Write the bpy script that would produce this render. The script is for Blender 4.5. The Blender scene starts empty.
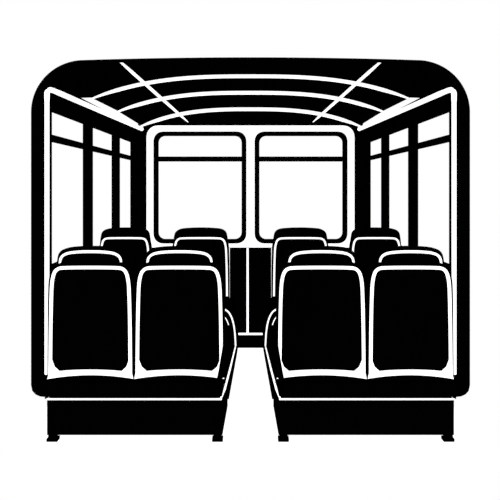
import bpy, bmesh, math
F=550.0; H=1.224; OX=250.5; VY=188.0; D1=5.8
WX=1.128
def W(u,v,d): return ((u-OX)*d/F, d, H+(VY-v)*d/F)
def wd(u): return WX*F/(OX-u)          # depth on the side wall plane for a sight line
def zat(v,d): return H+(VY-v)*d/F

# ---------- materials
def mat(name,col,emit,rough):
    m=bpy.data.materials.new(name); m.use_nodes=True
    nt=m.node_tree; b=nt.nodes["Principled BSDF"]
    n=nt.nodes.new("ShaderNodeTexNoise"); n.inputs["Scale"].default_value=40
    r=nt.nodes.new("ShaderNodeValToRGB")
    c2=tuple(c*0.9 for c in col)
    r.color_ramp.elements[0].color=(*c2,1); r.color_ramp.elements[1].color=(*col,1)
    nt.links.new(n.outputs["Fac"],r.inputs["Fac"]); nt.links.new(r.outputs["Color"],b.inputs["Base Color"])
    b.inputs["Roughness"].default_value=rough
    b.inputs["Specular IOR Level"].default_value=0.0
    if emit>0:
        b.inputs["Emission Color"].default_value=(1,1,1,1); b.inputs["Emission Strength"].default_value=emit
    return m
BLACK=mat("flat_black_vinyl",(0.0004,0.0004,0.0004),0,1.0)
WHITE=mat("flat_white_glow",(0.8,0.8,0.8),1.0,1.0)  # white parts glow to stay flat and unshaded, none is a lamp
GLASS=bpy.data.materials.new("clear_glass"); GLASS.use_nodes=True
nt=GLASS.node_tree; nt.nodes.clear()
o=nt.nodes.new("ShaderNodeOutputMaterial"); t=nt.nodes.new("ShaderNodeBsdfTransparent"); nt.links.new(t.outputs[0],o.inputs[0])
MATS=[BLACK,WHITE,GLASS]

# ---------- mesh builder
class MB:
    def __init__(s): s.v=[]; s.f=[]; s.m=[]
    def add(s,vs,fs,m=0):
        b=len(s.v); s.v+=[tuple(p) for p in vs]
        for f in fs: s.f.append([i+b for i in f]); s.m.append(m)
        return s
    def box(s,x0,x1,y0,y1,z0,z1,m=0):
        vs=[(x,y,z) for x in (x0,x1) for y in (y0,y1) for z in (z0,z1)]
        return s.add(vs,[(0,1,3,2),(4,6,7,5),(0,4,5,1),(2,3,7,6),(0,2,6,4),(1,5,7,3)],m)
    def prism(s,pts,d,th,m=0):      # outline standing in the plane y=d, extruded straight back
        a=[W(u,v,d) for u,v in pts]; n=len(a)
        b=[(x,y+th,z) for x,y,z in a]
        fs=[list(range(n)),list(range(2*n-1,n-1,-1))]+[(i,(i+1)%n,(i+1)%n+n,i+n) for i in range(n)]
        return s.add(a+b,fs,m)
    def hull(s,a,b,m=0):            # join two equal 3-D outlines
        n=len(a)
        fs=[list(range(n)),list(range(2*n-1,n-1,-1))]+[(i,(i+1)%n,(i+1)%n+n,i+n) for i in range(n)]
        return s.add(list(a)+list(b),fs,m)
    def tube(s,path,r,m=1,closed=False,k=10):
        from mathutils import Vector
        P=[Vector(p) for p in path]; n=len(P); rs=r if isinstance(r,(list,tuple)) else [r]*n
        vs=[];fs=[]; up0=None
        for i in range(n):
            a=P[(i-1)%n] if (closed or i>0) else P[i]; b=P[(i+1)%n] if (closed or i<n-1) else P[i]
            t=(b-a).normalized()
            if up0 is None:
                up0=Vector((0,1,0)) if abs(t.y)<.9 else Vector((0,0,1))
            e1=(up0-t*up0.dot(t)).normalized(); up0=e1; e2=t.cross(e1)
            for j in range(k):
                an=2*math.pi*j/k; vs.append(P[i]+(e1*math.cos(an)+e2*math.sin(an))*rs[i])
        for i in range(n if closed else n-1):
            for j in range(k):
                i2=(i+1)%n; fs.append((i*k+j,i*k+(j+1)%k,i2*k+(j+1)%k,i2*k+j))
        if not closed: fs.append(list(range(k))[::-1]); fs.append([(n-1)*k+j for j in range(k)])
        return s.add(vs,fs,m)
    def obj(s,name,mirror=False,bevel=0,**props):
        sx=-1 if mirror else 1
        me=bpy.data.meshes.new(name); me.from_pydata([(x*sx,y,z) for x,y,z in s.v],[],s.f)
        used=sorted(set(s.m))
        for u in used: me.materials.append(MATS[u])
        for p,m in zip(me.polygons,s.m): p.material_index=used.index(m)
        bm=bmesh.new(); bm.from_mesh(me); bmesh.ops.recalc_face_normals(bm,faces=bm.faces); bm.to_mesh(me); bm.free()
        ob=bpy.data.objects.new(name,me); bpy.context.scene.collection.objects.link(ob)
        if bevel:
            b=ob.modifiers.new("bevel","BEVEL"); b.width=bevel; b.segments=3; b.limit_method='ANGLE'; b.angle_limit=math.radians(50)
        for k,v in props.items(): ob[k]=v
        return ob
def smooth(pts,n=2,closed=False):
    for _ in range(n):
        q=[]; m=len(pts)
        if not closed: q.append(pts[0])
        for i in range(m if closed else m-1):
            a,b=pts[i],pts[(i+1)%m]
            q.append(tuple(a[k]*.75+b[k]*.25 for k in range(len(a)))); q.append(tuple(a[k]*.25+b[k]*.75 for k in range(len(a))))
        if not closed: q.append(pts[-1])
        pts=q
    return pts
def rrect(u0,v0,u1,v1,r,k=6):
    out=[]
    for cx,cy,a0 in ((u1-r,v0+r,-90),(u1-r,v1-r,0),(u0+r,v1-r,90),(u0+r,v0+r,180)):
        for i in range(k+1):
            a=math.radians(a0+90*i/k); out.append((cx+r*math.cos(a),cy+r*math.sin(a)))
    return out
def structure(mb,name,label,mirror=False):
    o=mb.obj(name,mirror); o["kind"]="structure"; o["label"]=label; o["category"]=name.split("_")[0]; return o

# ---------- shell
HD=3.06
# front body hoop: gently arched top, broad corners
def top(u): return 57.3+2.7*((OX-u)/(OX-84))**2
outer=[(45,397),(40,396.5),(35.5,394.5),(32.3,391),(31,385),(31,112)]
inner=[(44.8,397),(44.8,395),(44.8,392),(44.8,388),(44.8,385),(44.8,101)]
for i in range(1,25):
    a=math.radians(180+90*i/24); outer.append((84+53*math.cos(a),112+52*math.sin(a)))
    inner.append((84+39.2*math.cos(a),101+39.3*math.sin(a)))
for i in range(1,11):
    u=84+(OX-84)*i/10; outer.append((u,top(u))); inner.append((u,top(u)+1.6))
mo=[(501-u,v) for u,v in outer[-2::-1]]; mi=[(501-u,v) for u,v in inner[-2::-1]]
outer+=mo; inner+=mi
mb=MB()
for i in range(len(outer)-1):
    q=[outer[i],outer[i+1],inner[i+1],inner[i]]
    mb.prism(q,HD,0.05)
structure(mb,"trim_1","black rounded hoop edging the bus body")

secs=[None,(wd(93),91,99,76,2.8),(wd(118),117,112,92.5,2.8),(5.68,140.5,126.5,109,2.8)]
def prof(uL,vL,vc,p,N=64,dv=0):
    R=[]
    for i in range(N+1):
        t=-1+2*i/N; t=math.copysign(abs(t)**.75,t)
        R.append((OX+t*(OX-uL), vc+(vL-vc)*abs(t)**p+dv))
    return R
def front(N=64):
    R=[]
    for i in range(N+1):
        t=-1+2*i/N; t=math.copysign(abs(t)**.75,t); du=abs(t)*(OX-37.5); u=OX-du
        v=top(u)+1.2 if u>=84 else 112-50.8*math.sqrt(max(0,1-((84-u)/48.)**2))
        R.append((OX+t*(OX-37.5),v))
    return R
# ceiling
rows=[[W(u,v,3.09) for u,v in front()]]
for (d,uL,vL,vc,p) in secs[1:]: rows.append([W(u,v,d) for u,v in prof(uL,vL,vc,p,dv=-1.4)])
rows.append([(x,D1+.02,z) for x,y,z in rows[-1]])
mb=MB(); n=len(rows[0])
for r0,r1 in zip(rows[:-1],rows[1:]):
    for i in range(n-1):
        a=[r0[i],r0[i+1],r1[i+1],r1[i]]; b=[(x,y,z+.004) for x,y,z in a]
        mb.hull(a,b)
structure(mb,"ceiling","black curved bus roof lining")
for k,(d,uL,vL,vc,p) in enumerate(secs[1:]):
    pts=[W(u,v,d) for u,v in prof(uL,vL,vc,p)]; n=len(pts)
    mb=MB(); mb.tube(pts,[2.05*d/F*min(1,.35+.65*min(i,n-1-i)/7) for i in range(n)])
    structure(mb,"trim_%d"%(k+2),"white curved roof rib across the ceiling")

Zt=zat(112,wd(53)); Za=zat(135,wd(53)); Zb=zat(142,wd(53)); Zl=zat(264,wd(53))
ZTOP=H+.60; LOW=H-1.69
posts=[(46.8,52.0),(84.5,93),(113,120),(131.5,143.2)]
nwin=3
for mir,side in ((False,"left"),(True,"right")):
    mb=MB(); x0,x1=-WX-.012,-WX
    y0,y1=wd(47),D1
    mb.box(x0,x1,y0,y1,Zt,ZTOP)
    mb.box(x0,x1,y0,4.2,.055,Zl); mb.box(x0,x1,4.2,y1,LOW,Zl)
    for a,b in posts: mb.box(x0,x1,wd(a),min(wd(b),D1),Zl,Zt)
    structure(mb,"wall_"+side,"black bus side wall with tall window openings",mir)
    for (a0,a),(b,b0) in zip(posts[:-1],posts[1:]):
        mb=MB(); ya,yb=wd(a)+.001,wd(b)-.001
        mb.box(x0,x1+.004,ya,yb,Zb,Za)
        mb.box(x0+.004,x0+.007,ya,yb,Zl+.001,Zb,2); mb.box(x0+.004,x0+.007,ya,yb,Za,Zt-.001,2)
        structure(mb,"window_%d"%nwin,"tall side window with black transom rail",mir); nwin+=1
    mb=MB()
    pts=[(-WX,wd(47),zat(374,wd(47))),(-WX,wd(47),zat(102,wd(47))),(-WX,wd(47),zat(88,wd(47))),(-WX,wd(59),zat(93,wd(59))),(-WX,5.7,zat(129,5.7))]
    sm=smooth(pts[1:4],3); m_=len(sm)
    pts=[pts[0]]+sm+[pts[4]]
    mb.tube(pts,[.0125]+[.0125+.0045*i/(m_-1) for i in range(m_)]+[.021])
    structure(mb,"trim_%d"%(5 if not mir else 6),"white piping line along the wall top edge",mir)

# back wall
mb=MB()
def q(u0,v0,u1,v1,d,th,m=0): mb.prism([(u0,v0),(u1,v0),(u1,v1),(u0,v1)],d,th,m)
q(138,100,363,126,D1,.03); q(138,126,147,348,D1,.03); q(354,126,363,348,D1,.03)
q(147,247.5,354,348,D1,.03)
q(146.5,125.5,354.5,132,D1-.004,.02,1); q(146.5,132,154,247.5,D1-.004,.02,1); q(347,132,354.5,247.5,D1-.004,.02,1)
q(154,242,347,247.5,D1-.004,.02,1); q(244.5,132,256.5,242,D1-.004,.02,1)
for sgn in (0,1):
    c=[(145.5,124.5),(157.5,124.5)]+[(157.5-11*math.sin(math.radians(a)),136.5-11*math.cos(math.radians(a))) for a in range(0,91,10)]+[(145.5,136.5)]
    if sgn: c=[(501-u,v) for u,v in c]
    mb.prism(c,D1-.010,.008,0)
structure(mb,"wall_back","white window surround above black lower panel")
for k,mir in ((1,False),(2,True)):
    mb=MB(); o_=rrect(153.5,131.5,246.4,243.5,9.5); i_=rrect(158.5,136,241.6,239,6.5)
    for i in range(len(o_)): 
        j=(i+1)%len(o_); mb.prism([o_[i],o_[j],i_[j],i_[i]],D1-.02,.014)
    mb.prism([(158,156.5),(242.2,156.5),(242.2,161.5),(158,161.5)],D1-.018,.012)
    mb.prism([(158,136),(242,136),(242,239),(158,239)],D1-.010,.002,2)
    structure(mb,"window_%d"%k,"rounded end window with black frame and transom",mir)
# door
mb=MB()
mb.prism([(228,249),(273,249),(273,347),(228,347)],D1-.03,.025)
mb.prism([(246.6,248),(248.6,248),(248.6,333),(246.6,333)],D1-.036,.005,1)
mb.prism([(228.5,248),(229.7,248),(229.7,340),(228.5,340)],D1-.036,.005,1)
mb.prism([(271.3,248),(272.5,248),(272.5,340),(271.3,340)],D1-.036,.005,1)
mb.prism([(230,333),(271,333),(271,335),(230,335)],D1-.036,.005,1)
structure(mb,"door_1","black folding door leaves with white edge lines")
# floor with lower door well
mb=MB()
mb.box(-1.14,1.14,2.45,4.2,-.03,0,1); mb.box(-1.14,1.14,4.17,D1+.03,LOW-.03,LOW,1); mb.box(-1.14,1.14,4.17,4.2,LOW,0,1)
structure(mb,"floor","plain white bus floor with a step down")

# ---------- ceiling grab rails
for mir in (False,True):
    mb=MB(); a=W(120.5,61.9,3.115); b=W(188,122,5.66); lerp=lambda t:tuple(a[k]*(1-t)+b[k]*t for k in range(3))
    mb.tube([lerp(0),lerp(.1),lerp(.5),lerp(.85),lerp(1)],[.006,.010,.012,.011,.004])
    o=mb.obj("ceiling_grab_rail",mir); o["category"]="grab rail"; o["label"]="long white grab rail running along the black ceiling"; o["group"]="ceiling grab rails"

# ---------- double seats
BO=[(46.8,380),(47,330),(47.3,300),(48,276),(54,264),(66,263.5),(115,263.5),(127,264),(132.7,276),(133.4,300),(133.6,330),(133.6,380)]
BP=[(50.2,378),(50.6,330),(51.2,300),(52,279),(56,268.5),(67,267.5),(113.5,267.5),(124.5,268.5),(128.5,279),(129.4,300),(130,330),(130.4,378)]
HO=[(56,280),(56.3,264),(59,249.5),(76,246.8),(105,246.8),(122,249.5),(124.7,264),(125,280)]
HP=[(59.4,266),(61,255.5),(73,251.7),(108,251.7),(120,255.5),(121.6,266)]
HO2=[(49,285),(49.5,266),(53,249),(76,246.5),(105,246.5),(128,249),(131.5,266),(132,285)]
def seat_pair(mir,row):
    e=bpy.data.objects.new("bus_double_seat",None); bpy.context.scene.collection.objects.link(e)
    sx=-1 if mir else 1
    e.location=((-.55 if not mir else .55),(2.8 if row==1 else 3.9),0)
    parts=[]
    if row==1:
        maps=[lambda p:p, lambda p:(137+(p[0]-50)*85/81.,p[1])]; D=2.90; s=1.0
    else:
        fv=lambda v:228.5+(v-247.5)*.62
        maps=[lambda p:(100.3+(p[0]-50)*49/81.,fv(p[1])), lambda p:(173.5+(p[0]-50)*54/81.,fv(p[1]))]; D=4.0; s=.62
    for mp in maps:
        dv=0 if row==1 else -4.5
        mb=MB().prism([mp((u,v+dv)) for u,v in smooth(BO,2)],D,.07); parts.append((mb,"backrest",.01))
        ho=HO if row==1 else HO2
        mb=MB().prism([mp(p) for p in smooth(ho,3)],D+.075,.055); parts.append((mb,"headrest",.004))
        w=(3.4 if row==1 else 1.9)*D/F/2
        mb=MB().tube([W(*mp((u,v+dv)),D-.002) for u,v in smooth(BP,3)],w); parts.append((mb,"backrest_piping",0))
        if row==1:
            hp=smooth(HP,3); n=len(hp)
            mb=MB().tube([W(*mp(p),D+.072) for p in hp],[w*.85*(.35+.65*max(0,math.sin(math.pi*i/(n-1)))**.5) for i in range(n)]); parts.append((mb,"headrest_piping",0))
            # seat pad, highlight put in as a white crescent over a crowned lip, flaring to points at its sides
            N=28; a=[];b=[];lip=[]
            for i in range(N+1):
                t=-1+2*i/N; u=90.3+t*41.5
                vf=375.6+3.9*abs(t)**2
                a.append(W(*mp((u+t*1.6,vf)),2.61))
                b.append(W(*mp((u,369.5+2.5*abs(t)**2)),2.885))
                lip.append(mp((u+t*2.0,vf+.4)))
            mb=MB()
            for i in range(N):
                t4=[a[i],a[i+1],b[i+1],b[i]]; mb.hull(t4,[(x,y,z-.006) for x,y,z in t4],1)
            for sg in (-1,1):
                tri=[(90.3+sg*u,v) for u,v in ((39.6,350),(38.6,360),(36,367),(30,372.5),(40.8,376))]
                mb.prism([mp(p) for p in tri],2.888,.006,1)
            parts.append((mb,"seat_pad_highlight",0))
            l0=mp((46,383)); l1=mp((134.5,383))
            mb=MB().prism([l0]+lip+[l1],2.6,.012); parts.append((mb,"cushion_lip",0))
    if row==1:
        body=[(42,380.5)]+smooth([(42,390),(42,397),(60,397)],2)+smooth([(200,397),(221,397),(222.5,380.5)],2)
        mb=MB(); a=[W(u,v,2.6) for u,v in body]; b=[(x,2.885,z-(.08 if z>.29 else 0)) for x,y,z in a]; mb.hull(a,b); parts.append((mb,"cushion",0))
        # side panel by the aisle
        a=[W(221,380,2.6),W(222,397,2.6),W(235,346,3.05),W(230,325,3.05)]
        mb=MB().hull(a,[(x-.02,y,z) for x,y,z in a]); parts.append((mb,"side_panel",0))
        mb=MB().tube([W(221,398,2.595),W(224.5,389,2.66),W(230,368,2.85),W(235,347,3.05)],[.0045,.006,.006,.005]); parts.append((mb,"side_piping",0))
        x=lambda d:-.135+(d-2.65)*.0296
        xl=W(47,0,2.65)[0]; zt=zat(399.5,2.65); zb=zat(435,2.65)
        a=[(xl,2.65,zb),(xl,2.65,zt),(x(2.65),2.65,zt),(x(2.65),2.65,zb)]
        b=[(xl,3.0,zb),(xl,3.0,zt),(x(3.0),3.0,zt),(x(3.0),3.0,zb)]
        mb=MB().hull(a,b); parts.append((mb,"base",0))
        mb=MB().box(xl,-.138,2.64,2.648,zt+.001,zt+.007,1); parts.append((mb,"base_trim",0))
        for uc in (52.0,217.5):
            for dd in (2.655,2.93):
                cx=W(uc,0,2.655)[0]
                mb=MB().box(cx-.019,cx+.019,dd,dd+.03,.010,zb+.002); mb.box(cx-.026,cx+.026,dd-.004,dd+.035,0,.014); parts.append((mb,"leg",0))
    else:
        x=lambda d:-.135+(d-2.65)*.0296
        a=[(-1.05,3.1,.034),(-1.05,3.1,.28),(x(3.1),3.1,.28),(x(3.1),3.1,.034)]
        b=[(-1.05,4.15,.034),(-1.05,4.15,.28),(x(4.15),4.15,.28),(x(4.15),4.15,.034)]
        mb=MB().hull(a,b); parts.append((mb,"base",0))
        for cx in (-1.0,-.2):
            for dd in (3.14,4.06): mb=MB().box(cx-.018,cx+.018,dd,dd+.04,0,.034); parts.append((mb,"leg",0))
        cu=smooth([(105,308),(105,347),(170,347),(237.2,347),(236.2,329),(233,313),(225,308)],2)
        mb=MB().prism(cu,3.6,.39); parts.append((mb,"cushion",0))
        mb=MB().tube([W(u,v,3.596) for u,v in smooth([(224,309),(229,312),(232.8,320),(234.8,331),(235.6,346)],3)],1.6*3.6/F/2); parts.append((mb,"cushion_piping",0))
        mb=MB().tube([W(u,v,3.596) for u,v in smooth([(224,316),(227.5,321),(229.8,330),(231,346)],3)],1.0*3.6/F/2); parts.append((mb,"cushion_piping",0))
    for mb,nm,bv in parts:
        o=mb.obj(nm,mir,bv); o.parent=e; o.matrix_parent_inverse.identity()
        L=e.location
        for v in o.data.vertices: v.co=(v.co.x-L.x,v.co.y-L.y,v.co.z-L.z)
        if "piping" in nm: o["label"]="white piping"
        if nm=="seat_pad_highlight": o["label"]="seat pad with its highlight put in as white"
    e["category"]="bus seat"; e["group"]="double bus seats along the aisle"
    e["label"]=("black double bus seat with white piping on a boxed base" if row==1 else "black double bus seat with headrests, beside the end windows")
for row in (1,2):
    for mir in (False,True): seat_pair(mir,row)

# ---------- world, light, camera
w=bpy.data.worlds.new("white_sky"); bpy.context.scene.world=w; w.use_nodes=True
w.node_tree.nodes["Background"].inputs[0].default_value=(1,1,1,1); w.node_tree.nodes["Background"].inputs[1].default_value=1.0
bpy.context.scene.view_settings.view_transform='Standard'
cam=bpy.data.cameras.new("camera"); co=bpy.data.objects.new("camera",cam); bpy.context.scene.collection.objects.link(co)
co.location=(0,0,H); co.rotation_euler=(math.radians(90),0,0)
cam.sensor_width=36; cam.lens=36*F/500; cam.shift_x=-.5/500; cam.shift_y=-(250-VY)/500
bpy.context.scene.camera=co
